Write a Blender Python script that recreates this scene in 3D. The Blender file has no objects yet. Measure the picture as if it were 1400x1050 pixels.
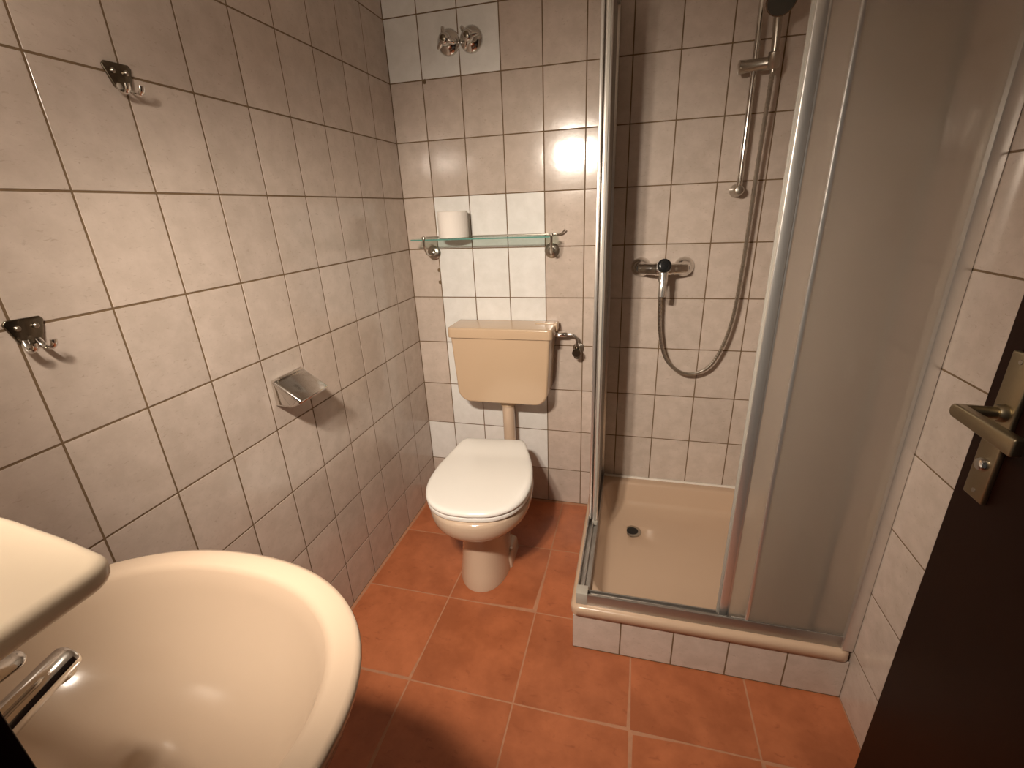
import bpy, bmesh, math, random
from mathutils import Vector, Matrix
random.seed(7)
S = bpy.context.scene
COL = S.collection

# ------------------------------------------------------------ camera, world, exposure
cam_d = bpy.data.cameras.new('camera')
cam = bpy.data.objects.new('camera', cam_d); COL.objects.link(cam); S.camera = cam
cam_d.sensor_width = 36; cam_d.sensor_fit = 'HORIZONTAL'
cam_d.lens = 36 * 625.2186 / 1400
cam_d.clip_start = 0.005; cam_d.clip_end = 50
_r = Vector((0.96801713, 0.24767805, -0.03998023)); _u = Vector((-0.05225219, 0.3548975, 0.93344388))
_f = Vector((-0.24538245, 0.90150061, -0.35648858))
M = Matrix((( _r.x, _u.x, -_f.x, 0.9213), (_r.y, _u.y, -_f.y, -1.8284), (_r.z, _u.z, -_f.z, 1.3116), (0, 0, 0, 1)))
cam.matrix_world = M

W = bpy.data.worlds.new('world'); S.world = W; W.use_nodes = True
W.node_tree.nodes['Background'].inputs[0].default_value = (1.0, 0.86, 0.72, 1)
W.node_tree.nodes['Background'].inputs[1].default_value = 0.05

S.view_settings.view_transform = 'Standard'
S.view_settings.look = 'None'
S.view_settings.gamma = 1
S.view_settings.use_curve_mapping = False
S.view_settings.exposure = 0.0
LAMP_POWER = 60.5             # each of the two spot heads over the basin
LAMP_COLOR = (1.0, 0.87, 0.73)
LAMP_AIM = (0.09, 0.77, -0.62)

# ------------------------------------------------------------ dimensions
XR = 1.54            # right wall
YF = -1.79           # front wall (door wall), inner face
H = 2.40             # ceiling
TW, TH, ZJ = 0.15, 0.1989, 0.1761    # wall tile pitch and top of the cut bottom row
LAMP = (0.475, -1.735, 1.685)

# ------------------------------------------------------------ materials
def new_mat(name):
    m = bpy.data.materials.new(name); m.use_nodes = True
    return m, m.node_tree.nodes, m.node_tree.links, m.node_tree.nodes['Principled BSDF']

def plain(name, col, rough=0.4, metal=0.0, spec=0.5, coat=0.0, noise=0.0, nscale=30.0, bump=0.0, bscale=200.0):
    m, N, L, B = new_mat(name)
    B.inputs['Base Color'].default_value = (*col, 1)
    B.inputs['Roughness'].default_value = rough
    B.inputs['Metallic'].default_value = metal
    B.inputs['Specular IOR Level'].default_value = spec
    B.inputs['Coat Weight'].default_value = coat
    B.inputs['Coat Roughness'].default_value = 0.08
    tc = N.new('ShaderNodeTexCoord')
    if noise > 0:
        n = N.new('ShaderNodeTexNoise'); n.inputs['Scale'].default_value = nscale; n.inputs['Detail'].default_value = 4
        L.new(tc.outputs['Object'], n.inputs['Vector'])
        mx = N.new('ShaderNodeMix'); mx.data_type = 'RGBA'
        mx.inputs[6].default_value = (*[c * (1 - noise) for c in col], 1)
        mx.inputs[7].default_value = (*[min(1, c * (1 + noise)) for c in col], 1)
        L.new(n.outputs['Fac'], mx.inputs[0]); L.new(mx.outputs[2], B.inputs['Base Color'])
    if bump > 0:
        n2 = N.new('ShaderNodeTexNoise'); n2.inputs['Scale'].default_value = bscale; n2.inputs['Detail'].default_value = 3
        L.new(tc.outputs['Object'], n2.inputs['Vector'])
        b = N.new('ShaderNodeBump'); b.inputs['Strength'].default_value = bump; b.inputs['Distance'].default_value = 0.002
        L.new(n2.outputs['Fac'], b.inputs['Height']); L.new(b.outputs['Normal'], B.inputs['Normal'])
    return m

def tile_mat(name, ca, cb, fleck, rough=0.15, vary=0.05, fleck_amt=0.7, nscale=22, bump=0.10, bdist=0.0015):
    m, N, L, B = new_mat(name)
    tc = N.new('ShaderNodeTexCoord'); oi = N.new('ShaderNodeObjectInfo')
    off = N.new('ShaderNodeVectorMath'); off.operation = 'SCALE'; off.inputs[0].default_value = (37.0, 91.0, 53.0)
    L.new(oi.outputs['Random'], off.inputs['Scale'])
    add = N.new('ShaderNodeVectorMath'); add.operation = 'ADD'
    L.new(tc.outputs['Object'], add.inputs[0]); L.new(off.outputs[0], add.inputs[1])
    n1 = N.new('ShaderNodeTexNoise'); n1.inputs['Scale'].default_value = nscale; n1.inputs['Detail'].default_value = 5; n1.inputs['Roughness'].default_value = 0.6
    L.new(add.outputs[0], n1.inputs['Vector'])
    r1 = N.new('ShaderNodeValToRGB'); r1.color_ramp.elements[0].position = 0.38; r1.color_ramp.elements[1].position = 0.66
    r1.color_ramp.elements[0].color = (*ca, 1); r1.color_ramp.elements[1].color = (*cb, 1)
    L.new(n1.outputs['Fac'], r1.inputs['Fac'])
    # faint flecks
    st = N.new('ShaderNodeMapping'); st.inputs['Scale'].default_value = (1.0, 2.2, 1.0); st.inputs['Rotation'].default_value = (0, 0, 0.6)
    L.new(add.outputs[0], st.inputs['Vector'])
    n2 = N.new('ShaderNodeTexNoise'); n2.inputs['Scale'].default_value = nscale * 4.2; n2.inputs['Detail'].default_value = 3; n2.inputs['Distortion'].default_value = 0.8
    L.new(st.outputs[0], n2.inputs['Vector'])
    r2 = N.new('ShaderNodeValToRGB'); r2.color_ramp.elements[0].position = 0.62; r2.color_ramp.elements[1].position = 0.76
    r2.color_ramp.elements[0].color = (0, 0, 0, 1); r2.color_ramp.elements[1].color = (fleck_amt,) * 3 + (1,)
    L.new(n2.outputs['Fac'], r2.inputs['Fac'])
    mx = N.new('ShaderNodeMix'); mx.data_type = 'RGBA'
    L.new(r2.outputs['Color'], mx.inputs[0]); L.new(r1.outputs['Color'], mx.inputs[6]); mx.inputs[7].default_value = (*fleck, 1)
    hs = N.new('ShaderNodeHueSaturation')
    mr = N.new('ShaderNodeMapRange'); mr.inputs['To Min'].default_value = 1 - vary; mr.inputs['To Max'].default_value = 1 + vary
    L.new(oi.outputs['Random'], mr.inputs['Value']); L.new(mr.outputs[0], hs.inputs['Value'])
    L.new(mx.outputs[2], hs.inputs['Color']); L.new(hs.outputs[0], B.inputs['Base Color'])
    B.inputs['Roughness'].default_value = rough; B.inputs['Specular IOR Level'].default_value = 0.65 if rough < 0.3 else 0.5
    n3 = N.new('ShaderNodeTexNoise'); n3.inputs['Scale'].default_value = 45; n3.inputs['Detail'].default_value = 4
    L.new(add.outputs[0], n3.inputs['Vector'])
    bp = N.new('ShaderNodeBump'); bp.inputs['Strength'].default_value = bump; bp.inputs['Distance'].default_value = bdist
    L.new(n3.outputs['Fac'], bp.inputs['Height']); L.new(bp.outputs['Normal'], B.inputs['Normal'])
    return m

MT = {}
MT['tile'] = tile_mat('wall_tile_beige', (0.515, 0.43, 0.365), (0.585, 0.492, 0.425), (0.40, 0.325, 0.265))
MT['tile_white'] = tile_mat('wall_tile_white', (0.74, 0.725, 0.69), (0.80, 0.785, 0.755), (0.60, 0.575, 0.53), fleck_amt=0.25, vary=0.03)
MT['terracotta'] = tile_mat('floor_tile_terracotta', (0.335, 0.098, 0.036), (0.46, 0.145, 0.058), (0.25, 0.065, 0.024), rough=0.42, vary=0.08, fleck_amt=0.6, nscale=8, bump=0.15)
MT['frame'] = plain('door_frame_brown', (0.010, 0.003, 0.001), 0.8, spec=0.05, noise=0.2, nscale=12)
MT['plastic'] = plain('plastic_grey_beige', (0.40, 0.37, 0.32), 0.45, noise=0.03)
MT['grout'] = plain('grout_brown', (0.165, 0.105, 0.055), 0.85, noise=0.25, nscale=60)
MT['floor_grout'] = plain('grout_floor', (0.42, 0.20, 0.11), 0.85, noise=0.2, nscale=60)
MT['plaster'] = plain('plaster_white', (0.72, 0.68, 0.62), 0.8, noise=0.03)
MT['beige'] = plain('ceramic_beige', (0.56, 0.405, 0.27), 0.22, coat=0.3, noise=0.02, nscale=6)
MT['tray'] = plain('enamel_beige', (0.53, 0.375, 0.26), 0.25, coat=0.3, noise=0.02, nscale=6)
MT['bowl'] = plain('ceramic_bowl', (0.60, 0.45, 0.33), 0.15, coat=0.5, noise=0.02, nscale=6)
MT['basin'] = plain('ceramic_basin', (0.54, 0.412, 0.302), 0.16, coat=0.5, noise=0.02, nscale=6)
MT['shelf'] = plain('ceramic_cream', (0.82, 0.68, 0.51), 0.25, noise=0.02, nscale=6)
MT['seat'] = plain('seat_plastic', (0.88, 0.855, 0.80), 0.22, noise=0.015, nscale=6)
MT['chrome'] = plain('chrome', (0.72, 0.70, 0.67), 0.12, metal=1, noise=0.03, nscale=40)
MT['chrome_dull'] = plain('chrome_dull', (0.50, 0.46, 0.40), 0.28, metal=1, noise=0.1, nscale=80)
MT['steel_dark'] = plain('chrome_dark', (0.20, 0.17, 0.13), 0.25, metal=1, noise=0.1, nscale=80)
MT['alu'] = plain('aluminium', (0.74, 0.71, 0.67), 0.32, metal=0.85, noise=0.03, nscale=40)
MT['rail'] = plain('aluminium_dull', (0.42, 0.39, 0.36), 0.42, metal=0.9, noise=0.05, nscale=40)
MT['nickel'] = plain('satin_nickel', (0.36, 0.30, 0.20), 0.36, metal=1, noise=0.05, nscale=60)
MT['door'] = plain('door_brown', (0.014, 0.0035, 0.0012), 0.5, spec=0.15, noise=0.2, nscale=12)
MT['black'] = plain('black_plastic', (0.012, 0.012, 0.012), 0.15)
MT['rubber'] = plain('rubber_grey', (0.05, 0.05, 0.042), 0.5)
MT['hole_shade'] = plain('drain_shade', (0.01, 0.009, 0.008), 0.6)  # near-black colour for the shade down the shower drain
MT['paper'] = plain('paper_white', (0.80, 0.74, 0.68), 0.95, bump=0.4, bscale=350, noise=0.02)
MT['card'] = plain('cardboard', (0.38, 0.28, 0.19), 0.9, noise=0.05)
MT['seal'] = plain('silicone_white', (0.78, 0.72, 0.64), 0.5, noise=0.03)
MT['lever_white'] = plain('lever_pale_chrome', (0.85, 0.82, 0.78), 0.18, metal=0.9)

def glass_mat():
    m, N, L, B = new_mat('shelf_glass')
    N.remove(B); out = [n for n in N if n.type == 'OUTPUT_MATERIAL'][0]
    tr = N.new('ShaderNodeBsdfTransparent'); tr.inputs[0].default_value = (0.86, 0.955, 0.925, 1)
    gl = N.new('ShaderNodeBsdfGlossy'); gl.inputs['Roughness'].default_value = 0.03; gl.inputs['Color'].default_value = (0.9, 0.95, 0.93, 1)
    lw = N.new('ShaderNodeLayerWeight'); lw.inputs['Blend'].default_value = 0.5
    pw = N.new('ShaderNodeMath'); pw.operation = 'POWER'; pw.inputs[1].default_value = 5.0
    fr = N.new('ShaderNodeMapRange'); fr.inputs['To Min'].default_value = 0.04; fr.inputs['To Max'].default_value = 0.75
    L.new(lw.outputs['Facing'], pw.inputs[0]); L.new(pw.outputs[0], fr.inputs['Value'])
    mx = N.new('ShaderNodeMixShader')
    L.new(fr.outputs[0], mx.inputs[0]); L.new(tr.outputs[0], mx.inputs[1]); L.new(gl.outputs[0], mx.inputs[2]); L.new(mx.outputs[0], out.inputs['Surface'])
    return m
MT['glass'] = glass_mat()
MT['glass_edge'] = plain('shelf_glass_edge', (0.10, 0.26, 0.22), 0.15)

def frost_mat():
    m, N, L, B = new_mat('frosted_acrylic')
    N.remove(B)
    out = [n for n in N if n.type == 'OUTPUT_MATERIAL'][0]
    tr = N.new('ShaderNodeBsdfTranslucent'); tr.inputs[0].default_value = (0.95, 0.90, 0.83, 1)
    df = N.new('ShaderNodeBsdfDiffuse'); df.inputs[0].default_value = (0.55, 0.50, 0.45, 1)
    rf = N.new('ShaderNodeBsdfRefraction'); rf.inputs['Color'].default_value = (0.96, 0.93, 0.89, 1); rf.inputs['Roughness'].default_value = 0.30; rf.inputs['IOR'].default_value = 1.15
    gl = N.new('ShaderNodeBsdfGlossy'); gl.inputs['Color'].default_value = (0.8, 0.8, 0.8, 1); gl.inputs['Roughness'].default_value = 0.25
    m1 = N.new('ShaderNodeMixShader'); m1.inputs[0].default_value = 0.3
    m2 = N.new('ShaderNodeMixShader'); m2.inputs[0].default_value = 0.55
    m3 = N.new('ShaderNodeMixShader')
    fr = N.new('ShaderNodeFresnel'); fr.inputs[0].default_value = 1.4
    tc = N.new('ShaderNodeTexCoord'); wv = N.new('ShaderNodeTexNoise'); wv.inputs['Scale'].default_value = 220
    L.new(tc.outputs['Object'], wv.inputs['Vector'])
    bp = N.new('ShaderNodeBump'); bp.inputs['Strength'].default_value = 0.25; bp.inputs['Distance'].default_value = 0.001
    L.new(wv.outputs['Fac'], bp.inputs['Height'])
    for n in (rf, gl): L.new(bp.outputs[0], n.inputs['Normal'])
    L.new(tr.outputs[0], m1.inputs[1]); L.new(df.outputs[0], m1.inputs[2])
    L.new(m1.outputs[0], m2.inputs[1]); L.new(rf.outputs[0], m2.inputs[2])
    L.new(fr.outputs[0], m3.inputs[0]); L.new(m2.outputs[0], m3.inputs[1]); L.new(gl.outputs[0], m3.inputs[2])
    L.new(m3.outputs[0], out.inputs['Surface'])
    return m
MT['frost'] = frost_mat()

def lamp_mat():
    m, N, L, B = new_mat('lamp_opal')
    B.inputs['Base Color'].default_value = (0.9, 0.85, 0.78, 1)
    B.inputs['Emission Color'].default_value = (*LAMP_COLOR, 1)
    B.inputs['Emission Strength'].default_value = 20.0
    return m
MT['lamp'] = lamp_mat()

# ------------------------------------------------------------ geometry helpers
def link_mesh(name, bm, mat, parent=None, smooth=None, label=None, loc=None):
    bmesh.ops.recalc_face_normals(bm, faces=bm.faces)
    me = bpy.data.meshes.new(name); bm.to_mesh(me); bm.free()
    me.materials.append(MT[mat])
    if smooth:
        me.polygons.foreach_set('use_smooth', [True] * len(me.polygons))
        me.set_sharp_from_angle(angle=math.radians(smooth))
    o = bpy.data.objects.new(name, me); COL.objects.link(o)
    if parent: o.parent = parent
    if label: o['label'] = label
    if loc: o.location = loc
    return o

def thing(name, label, cat, loc=(0, 0, 0), rz=0, group=None):
    o = bpy.data.objects.new(name, None); COL.objects.link(o)
    o.empty_display_size = 0.03
    o.location = loc; o.rotation_euler = (0, 0, rz)
    o['label'] = label; o['category'] = cat
    if group: o['group'] = group
    return o

def tag(o, label, cat, group=None):
    o['label'] = label; o['category'] = cat
    if group: o['group'] = group
    return o

def add_box(bm, x0, x1, y0, y1, z0, z1, bev=0.0, seg=2):
    t = bmesh.new()
    bmesh.ops.create_cube(t, size=1)
    for v in t.verts:
        v.co = Vector(((x0 + x1) / 2 + v.co.x * (x1 - x0), (y0 + y1) / 2 + v.co.y * (y1 - y0), (z0 + z1) / 2 + v.co.z * (z1 - z0)))
    if bev > 0:
        bmesh.ops.bevel(t, geom=t.edges[:], offset=bev, segments=seg, profile=0.5, affect='EDGES')
    merge(bm, t)

def merge(bm, t, mat=None):
    mp = {}
    for v in t.verts:
        mp[v] = bm.verts.new(mat @ v.co if mat else v.co)
    for f in t.faces:
        try: bm.faces.new([mp[v] for v in f.verts])
        except ValueError: pass
    t.free()

def box(name, x0, x1, y0, y1, z0, z1, mat, parent=None, bev=0.0, seg=2, smooth=35, label=None):
    bm = bmesh.new(); add_box(bm, x0, x1, y0, y1, z0, z1, bev, seg)
    return link_mesh(name, bm, mat, parent, smooth if bev > 0 else None, label)

def add_rings(bm, rings, closed=True, cap0=True, cap1=True):
    """rings: list of lists of points, bridged in order."""
    vr = [[bm.verts.new(p) for p in r] for r in rings]
    n = len(vr[0])
    for a, b in zip(vr, vr[1:]):
        for i in range(n if closed else n - 1):
            j = (i + 1) % n
            bm.faces.new((a[i], a[j], b[j], b[i]))
    if cap0 and closed: bm.faces.new(list(reversed(vr[0])))
    if cap1 and closed: bm.faces.new(vr[-1])
    return vr

def frame_of(d):
    d = Vector(d).normalized()
    up = Vector((0, 0, 1)) if abs(d.z) < 0.95 else Vector((0, 1, 0))
    a = d.cross(up).normalized(); b = a.cross(d).normalized()
    return a, b, d

def add_lathe(bm, prof, base, axis, n=28, cap0=True, cap1=True):
    """prof: list of (distance along axis, radius)."""
    a, b, d = frame_of(axis); base = Vector(base)
    rings = []
    for h, r in prof:
        c = base + d * h
        rings.append([c + (a * math.cos(2 * math.pi * i / n) + b * math.sin(2 * math.pi * i / n)) * max(r, 1e-5) for i in range(n)])
    add_rings(bm, rings, True, cap0, cap1)

def lathe(name, prof, base, axis, mat, parent=None, n=28, smooth=40, label=None):
    bm = bmesh.new(); add_lathe(bm, prof, base, axis, n)
    return link_mesh(name, bm, mat, parent, smooth, label)

def spline(pts, k=8):
    P = [Vector(p) for p in pts]; out = []
    for i in range(len(P) - 1):
        p0 = P[max(i - 1, 0)]; p1 = P[i]; p2 = P[i + 1]; p3 = P[min(i + 2, len(P) - 1)]
        for s in range(k):
            t = s / k
            out.append(0.5 * ((2 * p1) + (-p0 + p2) * t + (2 * p0 - 5 * p1 + 4 * p2 - p3) * t * t + (-p0 + 3 * p1 - 3 * p2 + p3) * t ** 3))
    out.append(P[-1]); return out

def add_tube(bm, pts, r, n=12, rr=None):
    """tube along points; r radius or list; rr optional (a,b) flattening."""
    P = [Vector(p) for p in pts]; rings = []
    prev = None
    for i, p in enumerate(P):
        d = (P[min(i + 1, len(P) - 1)] - P[max(i - 1, 0)]).normalized()
        if prev is None:
            a, b, _ = frame_of(d)
        else:
            a = (prev - d * prev.dot(d)).normalized(); b = a.cross(d).normalized()
        prev = a
        rad = r[i] if isinstance(r, (list, tuple)) else r
        fa, fb = rr if rr else (1, 1)
        rings.append([p + (a * fa * math.cos(2 * math.pi * k / n) + b * fb * math.sin(2 * math.pi * k / n)) * rad for k in range(n)])
    add_rings(bm, rings)

def tube(name, pts, r, mat, parent=None, n=12, rr=None, label=None):
    bm = bmesh.new(); add_tube(bm, pts, r, n, rr)
    return link_mesh(name, bm, mat, parent, 50, label)

def offset_poly(P, d):
    """inset a closed 2d polygon (ccw) by d along mitred normals."""
    n = len(P); out = []
    for i in range(n):
        a, b, c = Vector(P[i - 1]), Vector(P[i]), Vector(P[(i + 1) % n])
        e1 = (b - a).normalized(); e2 = (c - b).normalized()
        n1 = Vector((-e1.y, e1.x)); n2 = Vector((-e2.y, e2.x))
        m = n1 + n2
        l = m.length
        if l < 1e-6: out.append(tuple(b)); continue
        m /= l
        out.append(tuple(b + m * (d / max(0.4, m.dot(n1)))))
    return out

def round_poly(P, radii, seg=6):
    """round the corners of a closed 2d polygon."""
    out = []; n = len(P)
    for i in range(n):
        r = radii[i] if isinstance(radii, (list, tuple)) else radii
        a, b, c = Vector(P[i - 1]), Vector(P[i]), Vector(P[(i + 1) % n])
        if r <= 0: out.append(tuple(b)); continue
        e1 = (a - b).normalized(); e2 = (c - b).normalized()
        ang = e1.angle(e2); t = r / math.tan(ang / 2)
        p1 = b + e1 * t; p2 = b + e2 * t
        ctr = b + (e1 + e2).normalized() * (r / math.sin(ang / 2))
        a1 = math.atan2(p1.y - ctr.y, p1.x - ctr.x); a2 = math.atan2(p2.y - ctr.y, p2.x - ctr.x)
        da = (a2 - a1 + math.pi) % (2 * math.pi) - math.pi
        for k in range(seg + 1):
            th = a1 + da * k / seg
            out.append((ctr.x + r * math.cos(th), ctr.y + r * math.sin(th)))
    return out

def add_slab(bm, poly, to3, d0, d1, bev=0.0, seg=3, bev0=None):
    """extrude 2d polygon from depth d0 to d1 (to3(u,v,d)->xyz) with rounded rims at both ends."""
    b0 = bev if bev0 is None else bev0
    s = 1 if d1 > d0 else -1
    rings = []
    if b0 > 0:
        for k in range(seg):
            t = math.pi / 2 * k / seg
            rings.append((offset_poly(poly, b0 * (1 - math.sin(t))), d0 + s * b0 * (1 - math.cos(t))))
    rings.append((poly, d0 + s * b0))
    rings.append((poly, d1 - s * bev))
    if bev > 0:
        for k in range(1, seg + 1):
            t = math.pi / 2 * k / seg
            rings.append((offset_poly(poly, bev * (1 - math.cos(t))), d1 - s * bev * (1 - math.sin(t))))
    add_rings(bm, [[Vector(to3(u, v, d)) for u, v in p] for p, d in rings])

def slab(name, poly, to3, d0, d1, mat, parent=None, bev=0.0, seg=3, bev0=None, smooth=35, label=None):
    bm = bmesh.new(); add_slab(bm, poly, to3, d0, d1, bev, seg, bev0)
    return link_mesh(name, bm, mat, parent, smooth, label)

XY = lambda u, v, d: (u, v, d)
XZ = lambda u, v, d: (u, d, v)
YZ = lambda u, v, d: (d, u, v)

# ------------------------------------------------------------ tiles
_tile_cache = {}
def tile_mesh(w, h, mat, gap=0.0040, thick=0.006, cushion=0.00008, soft=0.006):
    key = (round(w, 4), round(h, 4), mat, gap)
    if key in _tile_cache: return _tile_cache[key]
    bm = bmesh.new()
    hw, hh = (w - gap) / 2, (h - gap) / 2
    rings = []
    for ins, z in ((0, -thick), (0, -0.0006), (0.0005, -0.0001 - cushion), (soft, 0.0)):
        a, b = hw - ins, hh - ins
        rings.append([(-a, -b, z), (a, -b, z), (a, b, z), (-a, b, z)])
    add_rings(bm, rings, True, False, True)
    bmesh.ops.recalc_face_normals(bm, faces=bm.faces)
    me = bpy.data.meshes.new('tile'); bm.to_mesh(me); bm.free()
    me.materials.append(MT[mat])
    me.polygons.foreach_set('use_smooth', [True] * len(me.polygons))
    me.set_sharp_from_angle(angle=math.radians(12))
    _tile_cache[key] = me
    return me

def lay_tiles(parent, origin, u, v, us, vs, pick, tilt=0.0025, **kw):
    """tiles between joint lines us x vs in the plane (origin,u,v); face normal u x v."""
    u = Vector(u); v = Vector(v); nrm = u.cross(v)
    for i in range(len(us) - 1):
        for j in range(len(vs) - 1):
            kind = pick(i, j)
            if not kind: continue
            w, h = us[i + 1] - us[i], vs[j + 1] - vs[j]
            if min(w, h) < 0.012: continue
            me = tile_mesh(w, h, kind, **kw)
            o = bpy.data.objects.new('tile', me); COL.objects.link(o); o.parent = parent
            c = Vector(origin) + u * (us[i] + us[i + 1]) / 2 + v * (vs[j] + vs[j + 1]) / 2
            R = Matrix((u, v, nrm)).transposed()
            R = R @ Matrix.Rotation(random.uniform(-tilt, tilt), 3, 'X') @ Matrix.Rotation(random.uniform(-tilt, tilt), 3, 'Y')
            o.matrix_local = Matrix.Translation(c) @ R.to_4x4()

def structure(o):
    o['kind'] = 'structure'; return o

ROWS = [0.0] + [ZJ + TH * k for k in range(11)]
ZT = ROWS[-1]
G = 0.0009   # grout lies this far behind the tile faces

# ------------------------------------------------------------ room shell
wall_back = structure(box('wall_back', -0.1, XR + 0.1, G, 0.12, -0.1, H, 'grout'))
wall_left = structure(box('wall_left', -0.12, -G, YF - 0.1, 0.12, -0.1, H, 'grout'))
wall_right = structure(box('wall_right', XR + G, XR + 0.12, YF - 0.1, 0.12, -0.1, H, 'grout'))
floor = structure(box('floor', -0.1, XR + 0.1, YF - 0.6, 0.1, -0.1, -G, 'floor_grout'))
ceiling = structure(box('ceiling', -0.1, XR + 0.1, YF - 0.1, 0.1, H, H + 0.08, 'plaster'))
JX = 0.788   # left jamb of the doorway
bm = bmesh.new()
add_box(bm, -0.1, JX - 0.03, YF - 0.1, YF, -0.1, H); add_box(bm, JX - 0.03, XR + 0.1, YF - 0.1, YF, 2.02, H)
wall_front = structure(link_mesh('wall_front', bm, 'plaster'))
# plaster band above the tiling
for nm, a in (('trim_1', (0, XR, -0.0005, G + 0.002, ZT, H)), ('trim_2', (-G - 0.002, 0.0005, YF, 0, ZT, H)), ('trim_3', (XR - 0.0005, XR + G + 0.002, YF, 0, ZT, H))):
    structure(box(nm, *a, 'plaster'))
# dark door lining on the left jamb of the doorway
bm = bmesh.new()
add_box(bm, JX - 0.055, JX + 0.0, YF - 0.11, YF + 0.0004, 0, 2.02, 0.002)
add_box(bm, JX - 0.001, XR, YF - 0.108, YF - 0.002, 1.985, 2.019, 0.002)
door_trim = structure(link_mesh('trim_4', bm, 'frame', smooth=35))

X1 = 0.1317
bcols = [0.0] + [X1 + TW * k for k in range(10)] + [XR]
def pick_back(i, j):
    # j: 0 bottom cut row, 1.. full rows upward; i: 0 corner strip
    zrow = j          # row j spans ROWS[j]..ROWS[j+1]
    if zrow in (9, 10) and i <= 2: return 'tile_white'
    if zrow in (4, 5, 6) and 1 <= i <= 3: return 'tile_white'
    if zrow in (2, 3) and 1 <= i <= 3: return 'tile_white'
    if zrow == 1 and i <= 3: return 'tile_white'
    return 'tile'
lay_tiles(wall_back, (0, 0, 0), (1, 0, 0), (0, 0, 1), bcols, ROWS, pick_back)
lcols = [-0.0, ] + [0.004 + TW * k for k in range(1, 12)] + [-YF]
lay_tiles(wall_left, (0, 0, 0), (0, 1, 0), (0, 0, 1), [-c for c in reversed(lcols)], ROWS, lambda i, j: 'tile')
rcols = [TW * k for k in range(0, 12)] + [-YF]
lay_tiles(wall_right, (XR, 0, 0), (0, -1, 0), (0, 0, 1), rcols, ROWS, lambda i, j: 'tile')
FT = 0.3213
fx = [0.0092 + FT * k for k in range(5)] + [XR]
fy = [YF - 0.1] + [-(0.6562 + FT * k) for k in (3, 2, 1, 0)] + [-(0.6562 - FT), -0.0136]
def pick_floor(i, j):
    if fx[i] > 0.80 and fy[j] > -0.70: return None     # wholly under the shower
    return 'terracotta'
lay_tiles(floor, (0, 0, 0), (1, 0, 0), (0, 1, 0), fx, fy, pick_floor, tilt=0.002, gap=0.005, cushion=0.0006, soft=0.02)

# chips in the tile edges, showing mortar
for x, z in ((0.1275, 1.085), (0.1265, 1.035), (0.140, 1.762)):
    bm = bmesh.new(); add_lathe(bm, [(0, 0.007), (0.0006, 0.006), (0.0009, 0.003)], (x, 0.0001, z), (0, -1, 0), 9)
    for v in bm.verts: v.co.z += 0.25 * (v.co.z - z) + random.uniform(-1, 1) * 0.0012; v.co.x += random.uniform(-1, 1) * 0.0012
    link_mesh('chipped_spot', bm, 'grout', wall_back)

# ------------------------------------------------------------ lamp above the basin (behind the camera's left)
lx, ly, lz = LAMP
aim = Vector(LAMP_AIM).normalized()
t = thing('wall_lamp', 'chrome bar with two spot heads on the door wall above the washbasin', 'lamp', (lx, YF, lz))
box('wall_bar', -0.14, 0.14, 0.0, 0.012, -0.03, 0.045, 'chrome', t, 0.006)
for sx in (-0.055, 0.055):
    c = Vector((sx, ly - YF, 0.0))
    h = lathe('spot_head', [(-0.046, 0.010), (-0.040, 0.022), (-0.012, 0.034), (-0.010, 0.034), (-0.012, 0.031), (-0.034, 0.014)], c, aim, 'chrome', t, 28)
    lathe('bulb', [(-0.034, 0.008), (-0.024, 0.016), (-0.018, 0.013), (-0.015, 0.006)], c, aim, 'lamp', h, 20)
    tube('stem', [(sx, 0.010, 0.02), (sx, 0.018, 0.022), c - aim * 0.042], 0.004, 'chrome', h)
    ld = bpy.data.lights.new('spot_light', 'SPOT')
    ld.energy = LAMP_POWER; ld.color = LAMP_COLOR; ld.shadow_soft_size = 0.035
    ld.spot_size = math.radians(100); ld.spot_blend = 1.0
    lo = bpy.data.objects.new('spot_light', ld); COL.objects.link(lo); lo.parent = h
    lo.location = c + aim * 0.03
    lo.rotation_euler = aim.to_track_quat('-Z', 'Y').to_euler()
    # stray light of the bare bulb beside the reflector's beam
    pd = bpy.data.lights.new('bulb_spill', 'POINT'); pd.energy = LAMP_POWER * 0.058; pd.color = LAMP_COLOR; pd.shadow_soft_size = 0.03
    po = bpy.data.objects.new('bulb_spill', pd); COL.objects.link(po); po.parent = h; po.location = c + aim * 0.03

# ------------------------------------------------------------ toilet
t = thing('toilet', 'floor-standing beige toilet with closed white lid below the cistern', 'toilet', (0.413, -0.445, 0), math.radians(6))
def egg(a, f, b, n=48, p=2.15, pb=2.6):
    """egg outline: half width a, reach f to the front (-y), b to the back."""
    out = []
    for k in range(n):
        th = 2 * math.pi * k / n
        c, s = math.cos(th), math.sin(th)
        e = p if s < 0 else pb
        out.append((a * math.copysign(abs(c) ** (2 / e), c), (f if s < 0 else b) * math.copysign(abs(s) ** (2 / e), s)))
    return out
bm = bmesh.new()
prof = [(0.0, 0.098, 0.168, 0.17), (0.012, 0.098, 0.168, 0.17), (0.05, 0.093, 0.158, 0.165), (0.12, 0.086, 0.144, 0.16), (0.19, 0.082, 0.136, 0.155),
        (0.220, 0.086, 0.139, 0.16), (0.240, 0.100, 0.153, 0.17), (0.253, 0.128, 0.182, 0.18), (0.264, 0.152, 0.206, 0.19), (0.278, 0.171, 0.227, 0.20),
        (0.296, 0.183, 0.239, 0.205), (0.318, 0.188, 0.244, 0.208), (0.342, 0.189, 0.245, 0.208), (0.352, 0.186, 0.242, 0.205), (0.358, 0.178, 0.234, 0.198)]
add_rings(bm, [[(x, y, z) for x, y in egg(a, f, b)] for z, a, f, b in prof])
link_mesh('bowl', bm, 'bowl', t, 60)
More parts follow.
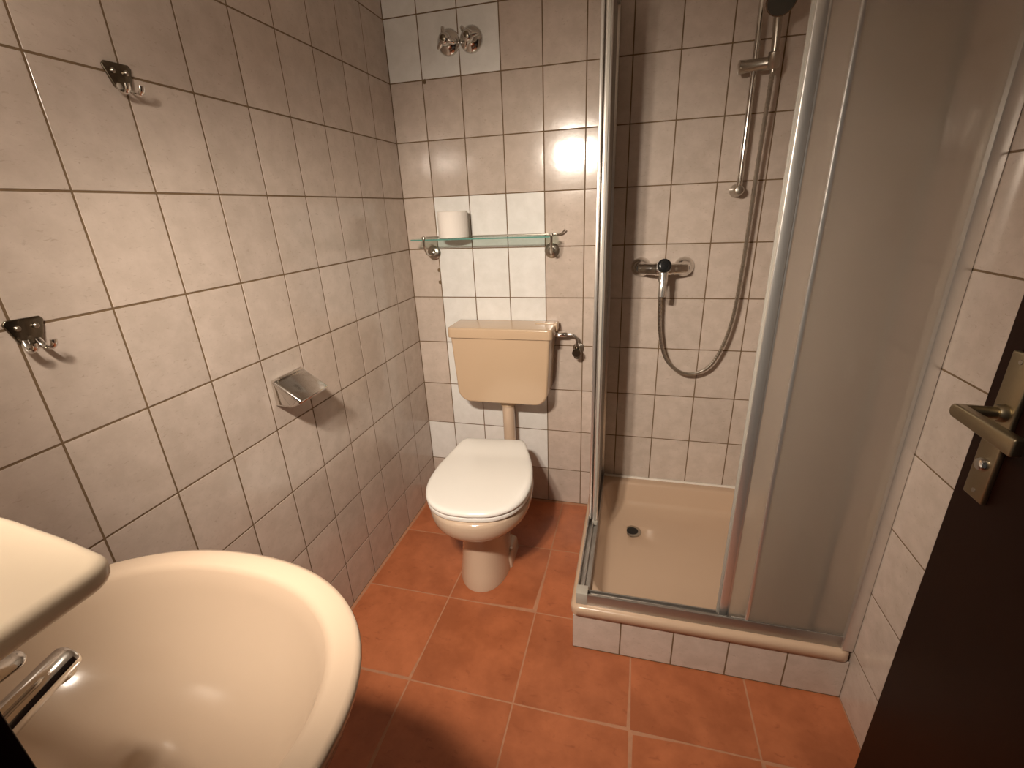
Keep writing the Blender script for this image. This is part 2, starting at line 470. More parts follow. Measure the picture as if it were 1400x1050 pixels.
# rear outlet block and spigot
bm = bmesh.new()
prof = [(0.10, 0.06), (0.18, 0.07), (0.30, 0.10), (0.352, 0.11)]
add_rings(bm, [[(x * w / 0.1, y, z) for x, y in round_poly([(-0.1, 0.12), (0.1, 0.12), (0.1, 0.262), (-0.1, 0.262)], 0.03)] for z, w in prof])
link_mesh('rear_block', bm, 'bowl', t, 60)
# fixing flange of the foot
for s in (-1, 1):
    bm = bmesh.new()
    e = 0.0 if s > 0 else 0.022
    P = round_poly([(s * 0.06, -0.05 + 3 * e), (s * (0.104 - e), -0.03 + 3 * e), (s * (0.114 - e), 0.09), (s * 0.06, 0.12)][::s], 0.012)
    add_rings(bm, [[(x, y, z) for x, y in offset_poly(P, k)] for z, k in ((0, 0), (0.03, 0.002), (0.052, 0.006), (0.06, 0.014))])
    link_mesh('foot_flange', bm, 'bowl', t, 60)
for s in (-1, 1):
    lathe('bolt', [(0, 0.008), (0.004, 0.008), (0.006, 0.005), (0.011, 0.004)], (s * (0.096 if s > 0 else 0.075), 0.0 if s > 0 else 0.06, 0.0595), (s * 0.3, -0.1, 1), 'chrome_dull', t, 12)

def lid_outline(g=0.0):
    half = [(0.118, 0.262), (0.138, 0.235), (0.152, 0.19), (0.166, 0.15), (0.180, 0.09), (0.188, 0.03), (0.191, -0.03), (0.186, -0.085),
            (0.172, -0.135), (0.148, -0.178), (0.112, -0.210), (0.066, -0.230), (0.0, -0.237)]
    pts = spline([(x, y, 0) for x, y in half], 4)
    R = [(p.x, p.y) for p in pts]
    poly = [(-x, y) for x, y in R] + [(x, y) for x, y in reversed(R[:-1])]      # ccw seen from above
    return offset_poly(poly, g) if g else poly
slab('seat', lid_outline(0.003), XY, 0.359, 0.378, 'seat', t, 0.006, 4)
# lid: softly domed, rising towards the hinge
bm = bmesh.new(); P0 = lid_outline()
def lid_z(y):
    k = min(1, max(0, (y - 0.120) / 0.13)); return 0.014 * k * k * (3 - 2 * k)
rings = []
for ins, z in ((0.006, 0.3795), (0.001, 0.382), (0, 0.386), (0.001, 0.391), (0.004, 0.3955), (0.010, 0.398), (0.018, 0.3990)):
    rings.append([(x, y, z + (lid_z(y) if z > 0.389 else 0)) for x, y in offset_poly(P0, ins)])
last = rings[-1]
for q in range(1, 13):
    k = 1 - q / 13
    ring_ = []
    for x, y, _ in last:
        X, Y = x * k, 0.02 + (y - 0.02) * k
        ring_.append((X, Y, 0.3990 + lid_z(Y) + 0.0012 * (1 - k)))
    rings.append(ring_)
add_rings(bm, rings)
link_mesh('lid', bm, 'seat', t, 60)
for s in (-1, 1):
    lathe('hinge', [(-0.018, 0.009), (0.018, 0.009)], (s * 0.075, 0.245, 0.366), (1, 0, 0), 'seat', t, 14)

# ------------------------------------------------------------ cistern
t = thing('cistern', 'beige wall-hung cistern with lid above the toilet', 'cistern', (0.418, 0, 0.555))
body = [(-0.188, 0.002), (0.188, 0.002), (0.204, 0.29), (-0.204, 0.29)]
slab('body', round_poly(body, [0.055, 0.055, 0.004, 0.004], 8), XZ, -0.006, -0.152, 'beige', t, 0.010, 5, 0.002)
lid = [(-0.214, 0.286), (0.214, 0.286), (0.216, 0.324), (-0.216, 0.324)]
slab('lid', round_poly([(-0.214, -0.160), (0.214, -0.160), (0.214, -0.004), (-0.214, -0.004)], [0.018, 0.018, 0.004, 0.004]), XY, 0.2825, 0.323, 'beige', t, 0.006, 4, 0.0015)
bm = bmesh.new(); add_box(bm, 0.205, 0.2215, -0.075, -0.03, 0.296, 0.330, 0.005, 3); add_box(bm, 0.13, 0.214, -0.064, -0.050, 0.3225, 0.326, 0.0015, 2)
link_mesh('flush_button', bm, 'beige', t, 40)

t = thing('flush_pipe', 'beige flush pipe between the cistern and the toilet', 'pipe', (0.424, -0.075, 0.30))
lathe('pipe', [(0.02, 0.0265), (0.235, 0.0265)], (0, 0, 0), (0, 0, 1), 'bowl', t, 24)
lathe('collar', [(0.222, 0.028), (0.224, 0.034), (0.250, 0.034), (0.2555, 0.031)], (0, 0, 0), (0, 0, 1), 'beige', t, 24)

t = thing('angle_valve', 'dull chrome angle valve and bent pipe beside the cistern', 'valve', (0.716, 0, 0.765))
tube('supply_pipe', spline([(-0.090, -0.052, 0.070), (-0.06, -0.052, 0.070), (-0.022, -0.052, 0.069), (-0.005, -0.053, 0.058), (0.0, -0.054, 0.04), (0.0, -0.054, 0.012)], 6), 0.006, 'chrome', t)
lathe('union_nut', [(0, 0.011), (0.004, 0.012), (0.045, 0.011), (0.05, 0.007)], (-0.088, -0.052, 0.070), (1, 0, 0), 'chrome', t, 8)
lathe('valve_body', [(-0.028, 0.009), (-0.026, 0.012), (-0.012, 0.012), (0.0, 0.010), (0.022, 0.010), (0.024, 0.007)], (0, -0.054, 0), (0, 0, 1), 'steel_dark', t, 16)
lathe('valve_knob', [(0, 0.013), (0.003, 0.017), (0.016, 0.018), (0.02, 0.015)], (0, -0.060, 0.0), (0, -1, 0), 'steel_dark', t, 12)
lathe('wall_rosette', [(0, 0.024), (0.004, 0.023), (0.009, 0.012), (0.05, 0.009)], (0, 0, 0), (0, -1, 0), 'chrome_dull', t, 20)

# ------------------------------------------------------------ glass shelf
t = thing('glass_shelf', 'greenish glass shelf on chrome brackets above the cistern', 'shelf', (0.35, 0, 1.212))
bm = bmesh.new()
add_slab(bm, round_poly([(-0.274, -0.135), (0.278, -0.135), (0.278, -0.018), (-0.274, -0.018)], 0.006, 3), XY, 0.0, 0.0055, 0.0006, 1)
link_mesh('glass_plate', bm, 'glass', t, 30)
bm = bmesh.new(); add_box(bm, -0.270, 0.274, -0.1362, -0.1348, 0.0005, 0.005)
link_mesh('glass_rim', bm, 'glass_edge', t, label='dark green polished front edge of the glass')
for sx in (-0.236, 0.258):
    b = lathe('bracket', [(0, 0.029), (0.003, 0.029), (0.008, 0.024), (0.011, 0.014), (0.020, 0.011), (0.024, 0.004)], (sx, 0, -0.056), (0, -1, 0), 'chrome_dull', t, 26)
    tube('arm', spline([(sx, -0.018, -0.056), (sx + 0.006, -0.05, -0.060), (sx + 0.014, -0.10, -0.052), (sx + 0.020, -0.132, -0.026), (sx + 0.022, -0.1405, 0.0), (sx + 0.022, -0.1405, 0.011)], 5), 0.0045, 'chrome_dull', b)
    lathe('clip', [(-0.004, 0.004), (-0.001, 0.007), (0.005, 0.007), (0.008, 0.003)], (sx + 0.022, -0.1385, 0.0085), (0, 0.2, 1), 'chrome_dull', b, 12)
tube('wire_rail', spline([(-0.26, -0.014, 0.006), (0.0, -0.013, 0.006), (0.25, -0.014, 0.006), (0.285, -0.016, 0.004), (0.302, -0.022, 0.010), (0.313, -0.026, 0.022)], 5), 0.003, 'chrome_dull', t, 8)

t = thing('toilet_roll', 'white toilet roll standing on the glass shelf', 'toilet roll', (0.236, -0.076, 1.2176))
bm = bmesh.new()
add_rings(bm, [[(r * math.cos(a), r * math.sin(a), z) for a in [2 * math.pi * k / 40 for k in range(40)]] for r, z in
               ((0.021, 0.002), (0.021, 0.0), (0.055, 0.0), (0.058, 0.002), (0.058, 0.094), (0.055, 0.097), (0.021, 0.0965), (0.021, 0.09))], True, False, False)
link_mesh('paper', bm, 'paper', t, 50)
bm = bmesh.new()
add_rings(bm, [[(r * math.cos(a), r * math.sin(a), z) for a in [2 * math.pi * k / 28 for k in range(28)]] for r, z in
               ((0.0208, 0.001), (0.0208, 0.0962), (0.0195, 0.0962), (0.0195, 0.001))], True, False, False)
link_mesh('cardboard_core', bm, 'card', t, 50)

# ------------------------------------------------------------ stop valves high on the back wall
def stop_valve(x, z, rot, label):
    t = thing('stop_valve', label, 'valve', (x, 0, z), 0, 'concealed stop valves on the back wall')
    t.scale = (1.14, 1.1, 1.14)
    lathe('rosette', [(0, 0.037), (0.003, 0.037), (0.008, 0.034), (0.014, 0.026), (0.018, 0.018), (0.024, 0.015)], (0, 0, 0), (0, -1, 0), 'chrome', t, 30)
    bm = bmesh.new()
    add_lathe(bm, [(0.018, 0.014), (0.022, 0.017), (0.036, 0.018), (0.046, 0.015), (0.050, 0.007)], (0, 0, 0), (0, -1, 0), 24)
    for k in range(3):
        a = rot + k * 2 * math.pi / 3
        p = lambda r: (r * math.cos(a), -0.037 + (r - 0.01) * 0.25, r * math.sin(a))
        add_tube(bm, [p(0.010), p(0.022), p(0.032), p(0.035)], [0.0085, 0.0075, 0.0055, 0.002], 10)
    link_mesh('handle', bm, 'chrome', t, 50)
    lathe('cap', [(0.048, 0.0085), (0.052, 0.008), (0.0535, 0.004)], (0, 0, 0), (0, -1, 0), 'steel_dark', t, 16)
stop_valve(0.246, 1.870, math.radians(100), 'chrome stop valve on the white tiles, nearer the left wall')
stop_valve(0.3305, 1.870, math.radians(128), 'chrome stop valve on the white tiles, nearer the shower')

# ------------------------------------------------------------ hooks and paper holder on the left wall
def hook(y, z, tilt, label):
    t = thing('robe_hook', label, 'hook', (0, y, z), 0, 'double robe hooks on the left wall')
    P = round_poly([(-0.027, 0.012), (-0.014, -0.024), (0.014, -0.024), (0.027, 0.012), (0.022, 0.018), (-0.022, 0.018)], [0.004, 0.008, 0.008, 0.004, 0.003, 0.003], 3)
    bm = bmesh.new(); add_slab(bm, P, YZ, 0.0, 0.0035, 0.0015, 2)
    for v in bm.verts: v.co.x = max(0.0004, v.co.x) if v.co.x < 0.001 else v.co.x + 0.004 * (1 - (v.co.y / 0.027) ** 2)
    for f in bm.faces: pass
    link_mesh('plate', bm, 'steel_dark', t, 40)
    for s in (-1, 1):
        bm = bmesh.new()
        add_tube(bm, spline([(0.005, s * 0.009, -0.016), (0.010, s * 0.0105, -0.027), (0.021, s * 0.012, -0.032), (0.029, s * 0.013, -0.026), (0.031, s * 0.0135, -0.018)], 5), 0.0042, 10, (1.25, 0.7))
        link_mesh('prong', bm, 'chrome', t, 50)
        lathe('screw', [(0.004, 0.0042), (0.0072, 0.0042), (0.0088, 0.0025)], (0.001, s * 0.012, 0.004), (1, 0, 0), 'chrome_dull', t, 12)
    t.rotation_euler = (tilt, 0, 0)
hook(-1.062, 1.567, 0.03, 'small chrome double hook on the left wall, the upper one')
hook(-1.340, 1.166, -0.02, 'small dark double hook on the left wall, the lower one above the basin')

t = thing('paper_holder', 'chrome covered paper holder on the left wall', 'paper holder', (0, -0.832, 0.875))
prof = round_poly([(0.001, -0.036), (0.050, -0.038), (0.080, -0.026), (0.088, -0.016), (0.012, 0.036), (0.001, 0.036)], [0, 0.004, 0.004, 0.004, 0.006, 0], 3)
bm = bmesh.new()
add_slab(bm, prof, lambda u, v, d: (u, d, v), 0.060, -0.060, 0.006, 3)
link_mesh('cover', bm, 'chrome', t, 30)
bm = bmesh.new()
add_tube(bm, [(0.017, -0.045, 0.039), (0.017, 0.045, 0.039)], 0.0035, 10)
link_mesh('hinge_pin', bm, 'chrome', t, 50)
box('back_plate', 0.0003, 0.004, -0.050, 0.050, -0.030, 0.030, 'chrome_dull', t, 0.001)

# ------------------------------------------------------------ shower plinth, tray
KX, KY = 0.793, -0.760
t = thing('shower_plinth', 'pale tiled plinth with dark joints under the shower tray', 'plinth', (1.166, -0.38, 0))
bm = bmesh.new()
add_box(bm, KX - 1.166 + G, XR - 1.166 - 0.001, KY + 0.38 + G, KY + 0.38 + 0.030, 0.0005, 0.132)
add_box(bm, KX - 1.166 + G, KX - 1.166 + 0.030, KY + 0.38 + 0.030, 0.38 - 0.001, 0.0005, 0.132)
link_mesh('mortar_core', bm, 'grout', t)
lay_tiles(t, (-1.166, KY + 0.38, 0), (1, 0, 0), (0, 0, 1), [KX, 0.939, 1.090, 1.2405, 1.391, XR], [0.002, 0.136], lambda i, j: 'tile', tilt=0.001)
lay_tiles(t, (KX - 1.166, 0.38, 0), (0, -1, 0), (0, 0, 1), [0.0, 0.16, 0.31, 0.46, 0.61, 0.76], [0.002, 0.136], lambda i, j: 'tile', tilt=0.001)

t = thing('shower_tray', 'beige enamelled square shower tray with a round drain', 'shower tray', (1.163, -0.384, 0.136))
ox0, ox1, oy0, oy1 = 0.785 - 1.163, XR - 1.163 - 0.0015, -0.768 + 0.384, 0.384 - 0.0015
def rrect(x0, x1, y0, y1, r, n=8):
    return round_poly([(x0, y0), (x1, y0), (x1, y1), (x0, y1)], r, n)
bm = bmesh.new()
rings = []
def ring(x0, x1, y0, y1, r, z): rings.append([(x, y, z) for x, y in rrect(x0, x1, y0, y1, max(r, 0.001))])
ring(ox0 + 0.008, ox1 - 0.004, oy0 + 0.008, oy1 - 0.004, 0.02, 0.001)
ring(ox0 + 0.002, ox1, oy0 + 0.002, oy1, 0.024, 0.004)
for k in range(7):
    a = math.pi / 2 * k / 6
    d = 0.016 * (1 - math.cos(a))
    ring(ox0 + d, ox1 - d * 0.3, oy0 + d, oy1 - d * 0.3, 0.028, 0.022 + 0.016 * math.sin(a))
ix0, ix1, iy0, iy1 = 0.846 - 1.163, 1.497 - 1.163, -0.702 + 0.384, -0.048 + 0.384
ring(ix0 - 0.008, ix1 + 0.008, iy0 - 0.008, iy1 + 0.008, 0.075, 0.039)
ring(ix0 - 0.002, ix1 + 0.002, iy0 - 0.002, iy1 + 0.002, 0.075, 0.036)
ring(ix0 + 0.003, ix1 - 0.003, iy0 + 0.003, iy1 - 0.003, 0.075, 0.028)
ring(ix0 + 0.022, ix1 - 0.022, iy0 + 0.022, iy1 - 0.022, 0.085, -0.035)
ring(ix0 + 0.030, ix1 - 0.030, iy0 + 0.030, iy1 - 0.030, 0.090, -0.050)
ring(ix0 + 0.048, ix1 - 0.048, iy0 + 0.048, iy1 - 0.048, 0.10, -0.060)
dcx, dcy = 0.970 - 1.163, -0.243 + 0.384
n = len(rings[-1])
base = rings[-1]
for k, z in ((0.6, -0.062), (0.25, -0.064)):
    rings.append([(dcx + (x - dcx) * k, dcy + (y - dcy) * k, z) for x, y, _ in base])
# last rings: the drain rim as a circle, then down the hole
def circ(r, z):
    out = []
    for x, y, _ in base:
        a = math.atan2(y - dcy, x - dcx); out.append((dcx + r * math.cos(a), dcy + r * math.sin(a), z))
    return out
rings += [circ(0.040, -0.065), circ(0.036, -0.068), circ(0.021, -0.072), circ(0.020, -0.100)]
add_rings(bm, rings, True, False, True)
link_mesh('tray_body', bm, 'tray', t, 60)
lathe('drain_ring', [(0, 0.034), (0.0012, 0.034), (0.002, 0.031)], (dcx, dcy, -0.0658), (0, 0, 1), 'chrome_dull', t, 28)
lathe('drain_shade_disc', [(0, 0.0225), (0.0008, 0.0225)], (dcx, dcy, -0.0642), (0, 0, 1), 'hole_shade', t, 24)  # dark disc closing the drain, its colour stands for the shade inside
bm = bmesh.new()
add_box(bm, ox0 + 0.03, ox1, 0.372, 0.3838, 0.030, 0.044, 0.003); add_box(bm, ox1 - 0.010, ox1 + 0.0012, oy0 + 0.02, 0.38, 0.030, 0.044, 0.003)
link_mesh('sealant', bm, 'seal', t, 40, 'white silicone joint along the walls')

# ------------------------------------------------------------ shower enclosure
ex, ey, ez = 0.815, -0.742, 0.1748
TOP = 1.90
t = thing('shower_enclosure', 'corner shower enclosure with aluminium frame and frosted sliding panels', 'shower enclosure', (ex, ey, ez))
def ebox(name, x0, x1, y0, y1, z0, z1, mat, bev=0.0015, parent=t, label=None):
    return box(name, x0 - ex, x1 - ex, y0 - ey, y1 - ey, z0 - ez, z1 - ez, mat, parent, bev, 2, 35, label)
def erail(name, x0, x1, y0, y1, z0, along):
    """bottom/top track: a channel with two grooves."""
    bm = bmesh.new()
    if along == 'x':
        add_box(bm, x0 + 0.0006 - ex, x1 - 0.0006 - ex, y0 + 0.0006 - ey, y1 - 0.0006 - ey, z0 + 0.0004 - ez, z0 + 0.012 - ez)
        w = (y1 - y0)
        for a, b, h in ((0, 0.12, 0.040), (0.44, 0.56, 0.026), (0.88, 1, 0.026)):
            add_box(bm, x0 - ex, x1 - ex, y0 + a * w - ey, y0 + b * w - ey, z0 - ez, z0 + h - ez, 0.001)
    else:
        add_box(bm, x0 + 0.0006 - ex, x1 - 0.0006 - ex, y0 + 0.0006 - ey, y1 - 0.0006 - ey, z0 + 0.0004 - ez, z0 + 0.012 - ez)
        w = (x1 - x0)
        for a, b, h in ((0, 0.12, 0.040), (0.44, 0.56, 0.026), (0.88, 1, 0.026)):
            add_box(bm, x0 + a * w - ex, x0 + b * w - ex, y0 - ey, y1 - ey, z0 - ez, z0 + h - ez, 0.001)
    return link_mesh(name, bm, 'rail', t, 35)
ZB = ez
erail('bottom_rail', 0.832, XR - 0.002, -0.7515, -0.7135, ZB - 0.0012, 'x')
erail('bottom_rail', 0.802, 0.840, -0.722, -0.002, ZB - 0.0012, 'y')
ebox('corner_piece', 0.8005, 0.836, -0.7525, -0.716, ZB - 0.0012, ZB + 0.0405, 'plastic', 0.002)
ebox('top_rail', 0.832, XR - 0.002, -0.757, -0.717, TOP, TOP + 0.035, 'alu')
ebox('top_rail', 0.797, 0.837, -0.722, -0.002, TOP, TOP + 0.035, 'alu')
ebox('corner_piece', 0.7955, 0.834, -0.7585, -0.716, TOP, TOP + 0.036, 'plastic', 0.002)
# wall profiles
ebox('wall_profile', 1.512, XR - 0.0015, -0.760, -0.716, ZB, TOP, 'alu')
ebox('wall_profile', 0.797, 0.837, -0.026, -0.0015, ZB, TOP, 'alu')
# front: fixed panel and sliding panel behind it
z0, z1 = ZB + 0.024, TOP - 0.004
def panel(name, x0, x1, y0, y1, label=None):
    return ebox(name, x0, x1, y0, y1, z0, z1, 'frost', 0.0, label=label)
panel('fixed_panel', 1.281, 1.514, -0.7465, -0.7435)
ebox('panel_profile', 1.2725, 1.2815, -0.7495, -0.7405, z0, z1, 'alu', 0.002)
panel('sliding_panel', 1.226, 1.436, -0.7315, -0.7285)
p = ebox('door_profile', 1.2055, 1.2275, -0.738, -0.722, z0, z1, 'alu', 0.003)
ebox('sealing_strip', 1.2000, 1.2062, -0.733, -0.727, z0 + 0.01, z1, 'plastic', 0.001)
ebox('glazing_bead', 1.2275, 1.2325, -0.7345, -0.7325, z0, z1, 'alu', 0.0005)
ebox('rear_profile', 1.432, 1.446, -0.737, -0.723, z0, z1, 'alu', 0.002)
ebox('panel_foot', 1.207, 1.228, -0.7385, -0.7215, ZB + 0.0125, z0 + 0.008, 'plastic', 0.002)
ebox('guide_clip', 1.240, 1.275, -0.7405, -0.736, ZB + 0.022, ZB + 0.034, 'alu', 0.001)
# left side: fixed panel outside, sliding panel inside, both pushed to the back wall
panel('fixed_panel', 0.8065, 0.8095, -0.356, -0.024)
ebox('panel_profile', 0.8035, 0.8135, -0.370, -0.354, z0, z1, 'alu', 0.0025)
panel('sliding_panel', 0.8265, 0.8295, -0.362, -0.030)
ebox('door_profile', 0.8185, 0.8365, -0.382, -0.360, z0, z1, 'alu', 0.003)
ebox('sealing_strip', 0.8235, 0.8315, -0.3865, -0.3815, z0 + 0.01, z1, 'plastic', 0.001)
ebox('panel_foot', 0.8175, 0.8375, -0.386, -0.355, ZB + 0.0125, z0 + 0.008, 'plastic', 0.002)

# ------------------------------------------------------------ shower fittings
t = thing('shower_mixer', 'chrome single-lever shower mixer with a black cap on the back wall', 'mixer', (1.022, 0, 1.090))
for s in (-1, 1):
    lathe('rosette', [(0, 0.036), (0.004, 0.036), (0.012, 0.033), (0.022, 0.024), (0.030, 0.017), (0.048, 0.016)], (s * 0.076, 0, 0), (0, -1, 0), 'chrome', t, 28)
bm = bmesh.new()
add_tube(bm, spline([(-0.085, -0.048, 0.0), (-0.06, -0.054, 0.0), (-0.03, -0.062, 0), (0, -0.065, 0), (0.03, -0.062, 0), (0.06, -0.054, 0), (0.085, -0.048, 0)], 4),
         [0.015] + [0.019] * 3 + [0.021] * 5 + [0.024] * 7 + [0.021] * 5 + [0.019] * 3 + [0.015], 18)
add_lathe(bm, [(0, 0.022), (0.02, 0.026), (0.045, 0.025)], (0, -0.055, 0.0), (0, -1, 0.25), 24)
add_lathe(bm, [(0, 0.012), (0.03, 0.012), (0.034, 0.010)], (-0.003, -0.060, -0.012), (0, 0, -1), 18)
link_mesh('body', bm, 'chrome', t, 50)
bm = bmesh.new()
add_lathe(bm, [(0, 0.025), (0.012, 0.026), (0.024, 0.024)], (0, -0.099, 0.012), (0, -1, 0.25), 26)
add_tube(bm, spline([(0.0, -0.112, 0.0), (0.0, -0.122, -0.025), (-0.001, -0.130, -0.055), (-0.002, -0.134, -0.088)], 5), [0.016] * 3 + [0.0145] * 5 + [0.0125] * 8, 12, (1.0, 0.5))
link_mesh('lever', bm, 'lever_white', t, 50)
lathe('cap', [(0, 0.0235), (0.004, 0.0235), (0.007, 0.020), (0.008, 0.012)], (0, -0.122, 0.0175), (0, -1, 0.25), 'black', t, 28)

t = thing('shower_rail', 'vertical chrome shower rail with sliding bracket on the back wall', 'rail', (1.243, 0, 1.345))
tube('rail', spline([(0, -0.048, 0.0), (0, -0.050, 0.05), (0, -0.050, 0.30), (0, -0.050, 0.60), (0, -0.048, 0.65)], 4), 0.009, 'chrome', t, 16)
for z in (-0.005, 0.655):
    bm = bmesh.new()
    add_lathe(bm, [(0, 0.021), (0.006, 0.0215), (0.03, 0.018), (0.052, 0.0165), (0.062, 0.012), (0.064, 0.004)], (0, 0, z), (0, -1, 0), 22)
    link_mesh('wall_mount', bm, 'chrome_dull', t, 50)
bm = bmesh.new()
add_tube(bm, [(-0.047, -0.055, 0.343), (-0.044, -0.055, 0.343), (-0.02, -0.055, 0.344), (0.03, -0.058, 0.345), (0.055, -0.066, 0.346), (0.062, -0.070, 0.346)], [0.015, 0.019, 0.017, 0.017, 0.020, 0.014], 16)
add_lathe(bm, [(-0.022, 0.013), (-0.020, 0.0155), (0.020, 0.0165), (0.022, 0.014)], (0.046, -0.078, 0.348), (-0.08, -0.2, 1), 18)
link_mesh('slider', bm, 'chrome_dull', t, 50)

t = thing('hand_shower', 'chrome hand shower with a dark spray face in the rail bracket', 'hand shower', (1.289, -0.078, 1.693))
bm = bmesh.new()
hp = spline([(0.002, 0.004, -0.030), (0, 0, 0.0), (-0.003, -0.006, 0.05), (-0.007, -0.016, 0.095), (-0.010, -0.030, 0.130)], 5)
add_tube(bm, hp, [0.009] * 5 + [0.010 + 0.0003 * k for k in range(len(hp) - 5)], 16)
link_mesh('handle', bm, 'chrome_dull', t, 50)
ax = Vector((-0.12, -0.74, -0.66)).normalized()
lathe('head', [(-0.030, 0.012), (-0.026, 0.026), (-0.010, 0.038), (0.0, 0.0395), (0.004, 0.038)], (-0.013, -0.058, 0.126), ax, 'steel_dark', t, 28)
lathe('spray_face', [(0.003, 0.036), (0.007, 0.034), (0.009, 0.024)], (-0.013, -0.058, 0.126), ax, 'rubber', t, 28)

hose_pts = [(1.019, -0.060, 1.046), (1.019, -0.058, 1.00), (1.027, -0.052, 0.865), (1.055, -0.05, 0.755), (1.108, -0.05, 0.700), (1.165, -0.05, 0.692), (1.220, -0.05, 0.727), (1.258, -0.05, 0.814),
            (1.278, -0.052, 0.925), (1.285, -0.055, 1.08), (1.287, -0.058, 1.248), (1.288, -0.062, 1.426), (1.290, -0.068, 1.58), (1.291, -0.074, 1.672)]
bm = bmesh.new()
hp = spline(hose_pts, 40)
add_tube(bm, hp, [0.0062 if (k // 2) % 2 else 0.0072 for k in range(len(hp))], 10)
tag(link_mesh('shower_hose', bm, 'chrome_dull', None, 30), 'looped metal shower hose from the mixer to the hand shower', 'hose')

# ------------------------------------------------------------ washbasin
bx0, by0, bz = 0.370, -1.600, 0.825
t = thing('washbasin', 'pale beige oval washbasin in the left foreground', 'washbasin', (bx0, YF, bz - 0.17))
dz = 0.17; dy = by0 - YF
def bring(a, f, b, z, pf=2.2, pb=2.2, cx=0.0, cy=0.0, n=72):
    out = []
    for k in range(n):
        th = 2 * math.pi * k / n; c, s = math.cos(th), math.sin(th)
        e = pf if s > 0 else pb
        out.append((cx + a * math.copysign(abs(c) ** (2 / e), c), dy + cy + (f if s > 0 else b) * math.copysign(abs(s) ** (2 / e), s), z + dz))
    return out
bm = bmesh.new()
R = [bring(0.10, 0.06, 0.186, -0.165, 2, 5), bring(0.17, 0.11, 0.187, -0.135, 2, 5), bring(0.24, 0.175, 0.188, -0.085, 2.1, 6), bring(0.272, 0.210, 0.188, -0.045, 2.2, 6),
     bring(0.282, 0.222, 0.189, -0.020, 2.2, 7), bring(0.285, 0.226, 0.189, -0.008, 2.2, 7), bring(0.283, 0.224, 0.188, -0.002, 2.2, 7), bring(0.277, 0.218, 0.187, 0.0, 2.2, 7),
     bring(0.255, 0.198, 0.11, 0.0005, 2.2, 2.4), bring(0.248, 0.191, 0.104, -0.002, 2.2, 2.3), bring(0.243, 0.186, 0.100, -0.009, 2.2, 2.3),
     bring(0.232, 0.176, 0.094, -0.035, 2.15, 2.2), bring(0.212, 0.158, 0.085, -0.070, 2.1, 2.2), bring(0.178, 0.130, 0.072, -0.100, 2, 2), bring(0.125, 0.092, 0.055, -0.122, 2, 2),
     bring(0.07, 0.055, 0.036, -0.132, 2, 2, 0.004, -0.014), bring(0.026, 0.026, 0.026, -0.136, 2, 2, 0.008, -0.034), bring(0.020, 0.020, 0.020, -0.145, 2, 2, 0.008, -0.034)]
add_rings(bm, R)
link_mesh('bowl', bm, 'basin', t, 70)
lathe('drain', [(0, 0.024), (0.0015, 0.0235), (0.002, 0.016)], (0.008, dy - 0.034, dz - 0.137), (0, 0, 1), 'chrome_dull', t, 26)

t = thing('basin_tap', 'chrome single-lever tap at the back of the washbasin', 'tap', (0.370, -1.738, bz + 0.0008))
lathe('body', [(0, 0.026), (0.005, 0.026), (0.012, 0.023), (0.06, 0.023), (0.075, 0.022)], (0, 0, 0), (0, 0, 1), 'chrome', t, 28)
bm = bmesh.new()
sp = spline([(0, 0.0, 0.036), (0, 0.04, 0.047), (0.001, 0.08, 0.059), (0.002, 0.118, 0.069), (0.002, 0.128, 0.071)], 5)
add_tube(bm, sp, [0.021 - 0.0003 * k for k in range(len(sp) - 3)] + [0.0142, 0.013, 0.008], 20, (1.0, 0.75))
link_mesh('spout', bm, 'chrome', t, 50)
lathe('aerator', [(0, 0.0115), (0.010, 0.011)], (0.002, 0.113, 0.064), (0, 0.15, -1), 'chrome_dull', t, 18)
bm = bmesh.new()
add_lathe(bm, [(0.076, 0.0225), (0.095, 0.023), (0.108, 0.019), (0.112, 0.010)], (0, 0, 0), (0, 0, 1), 24)
sp = spline([(0, 0.0, 0.098), (0.004, 0.04, 0.106), (0.010, 0.075, 0.112), (0.013, 0.094, 0.114)], 5)
add_tube(bm, sp, [0.017 - 0.0002 * k for k in range(len(sp) - 2)] + [0.011, 0.006], 14, (1.0, 0.35))
link_mesh('lever', bm, 'chrome', t, 50)

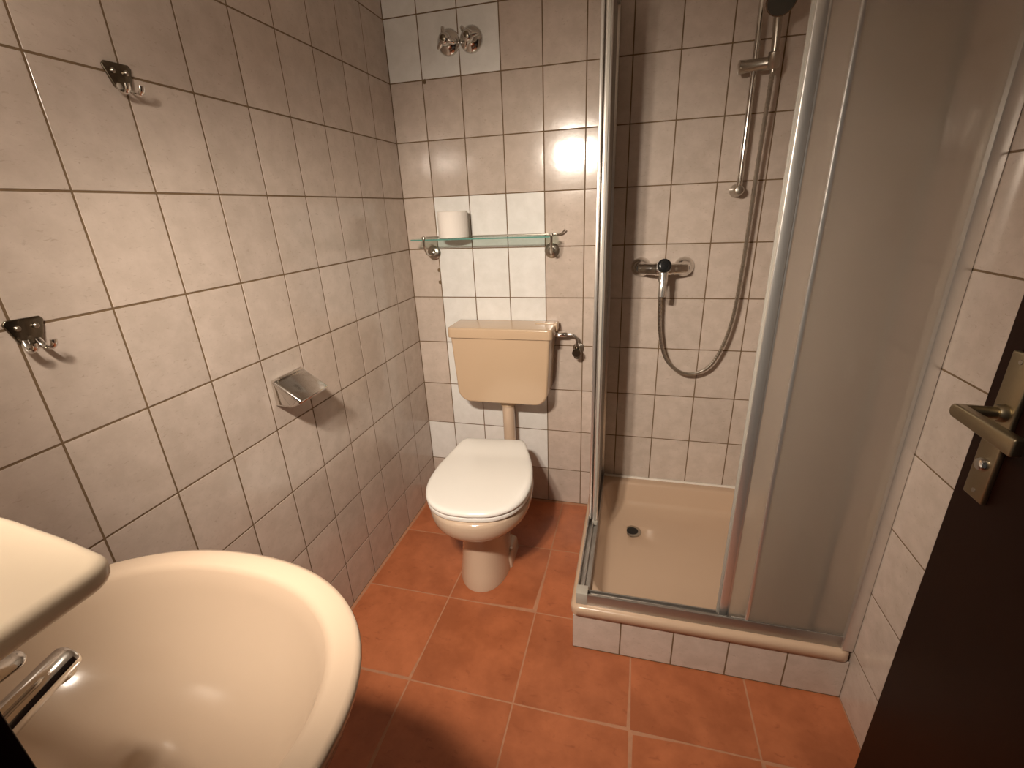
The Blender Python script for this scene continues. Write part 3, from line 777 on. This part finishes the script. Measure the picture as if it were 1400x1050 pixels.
# ------------------------------------------------------------ ceramic shelf above the basin
t = thing('ceramic_shelf', 'cream ceramic shelf with a rounded corner above the washbasin', 'shelf', (0.360, YF, 1.102))
front = [(x, 0.142 - 0.34 * x * x) for x in (0.257, 0.20, 0.14, 0.08, 0.0, -0.08, -0.14, -0.20, -0.257)]
P = round_poly([(-0.257, 0.0), (0.257, 0.0)] + front, [0.005, 0.005, 0.018] + [0.02] * 7 + [0.018], 5)
slab('slab', P, XY, 0.0, 0.018, 'shelf', t, 0.007, 5, 0.008, 50)
P = round_poly([(-0.20, 0.0), (0.20, 0.0), (0.19, 0.06), (-0.19, 0.06)], 0.01, 4)
slab('underside_rib', P, XY, -0.022, 0.001, 'shelf', t, 0.002, 2, 0.006, 50)

# ------------------------------------------------------------ open door leaf along the right wall
DX = 1.475
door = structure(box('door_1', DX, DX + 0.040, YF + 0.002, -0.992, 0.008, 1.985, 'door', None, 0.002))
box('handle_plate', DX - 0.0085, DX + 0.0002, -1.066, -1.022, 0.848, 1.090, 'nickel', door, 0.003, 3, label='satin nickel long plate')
bm = bmesh.new()
add_tube(bm, [(DX - 0.004, -1.046, 0.998), (DX - 0.03, -1.046, 0.998), (DX - 0.050, -1.046, 0.998), (DX - 0.062, -1.047, 0.998)], [0.0085, 0.0095, 0.0105, 0.0105], 18)
P = round_poly([(-1.168, -0.013), (-1.036, -0.0105), (-1.036, 0.0105), (-1.168, 0.013)], [0.003, 0.010, 0.010, 0.003], 5)
add_slab(bm, P, lambda u, v, d: (DX + d, u, 0.998 + v), -0.056, -0.071, 0.003, 3)
link_mesh('lever', bm, 'nickel', door, 40)
lathe('lever_collar', [(0, 0.014), (0.006, 0.0135), (0.010, 0.011)], (DX - 0.008, -1.046, 0.998), (-1, 0, 0), 'nickel', door, 22)
lathe('lock_knob', [(0, 0.0115), (0.004, 0.011), (0.007, 0.009), (0.008, 0.004)], (DX - 0.008, -1.044, 0.909), (-1, 0, 0), 'chrome', door, 20)
for z in (0.862, 1.077):
    lathe('screw', [(0, 0.004), (0.0012, 0.0035)], (DX - 0.0083, -1.044, z), (-1, 0, 0), 'chrome_dull', door, 10)
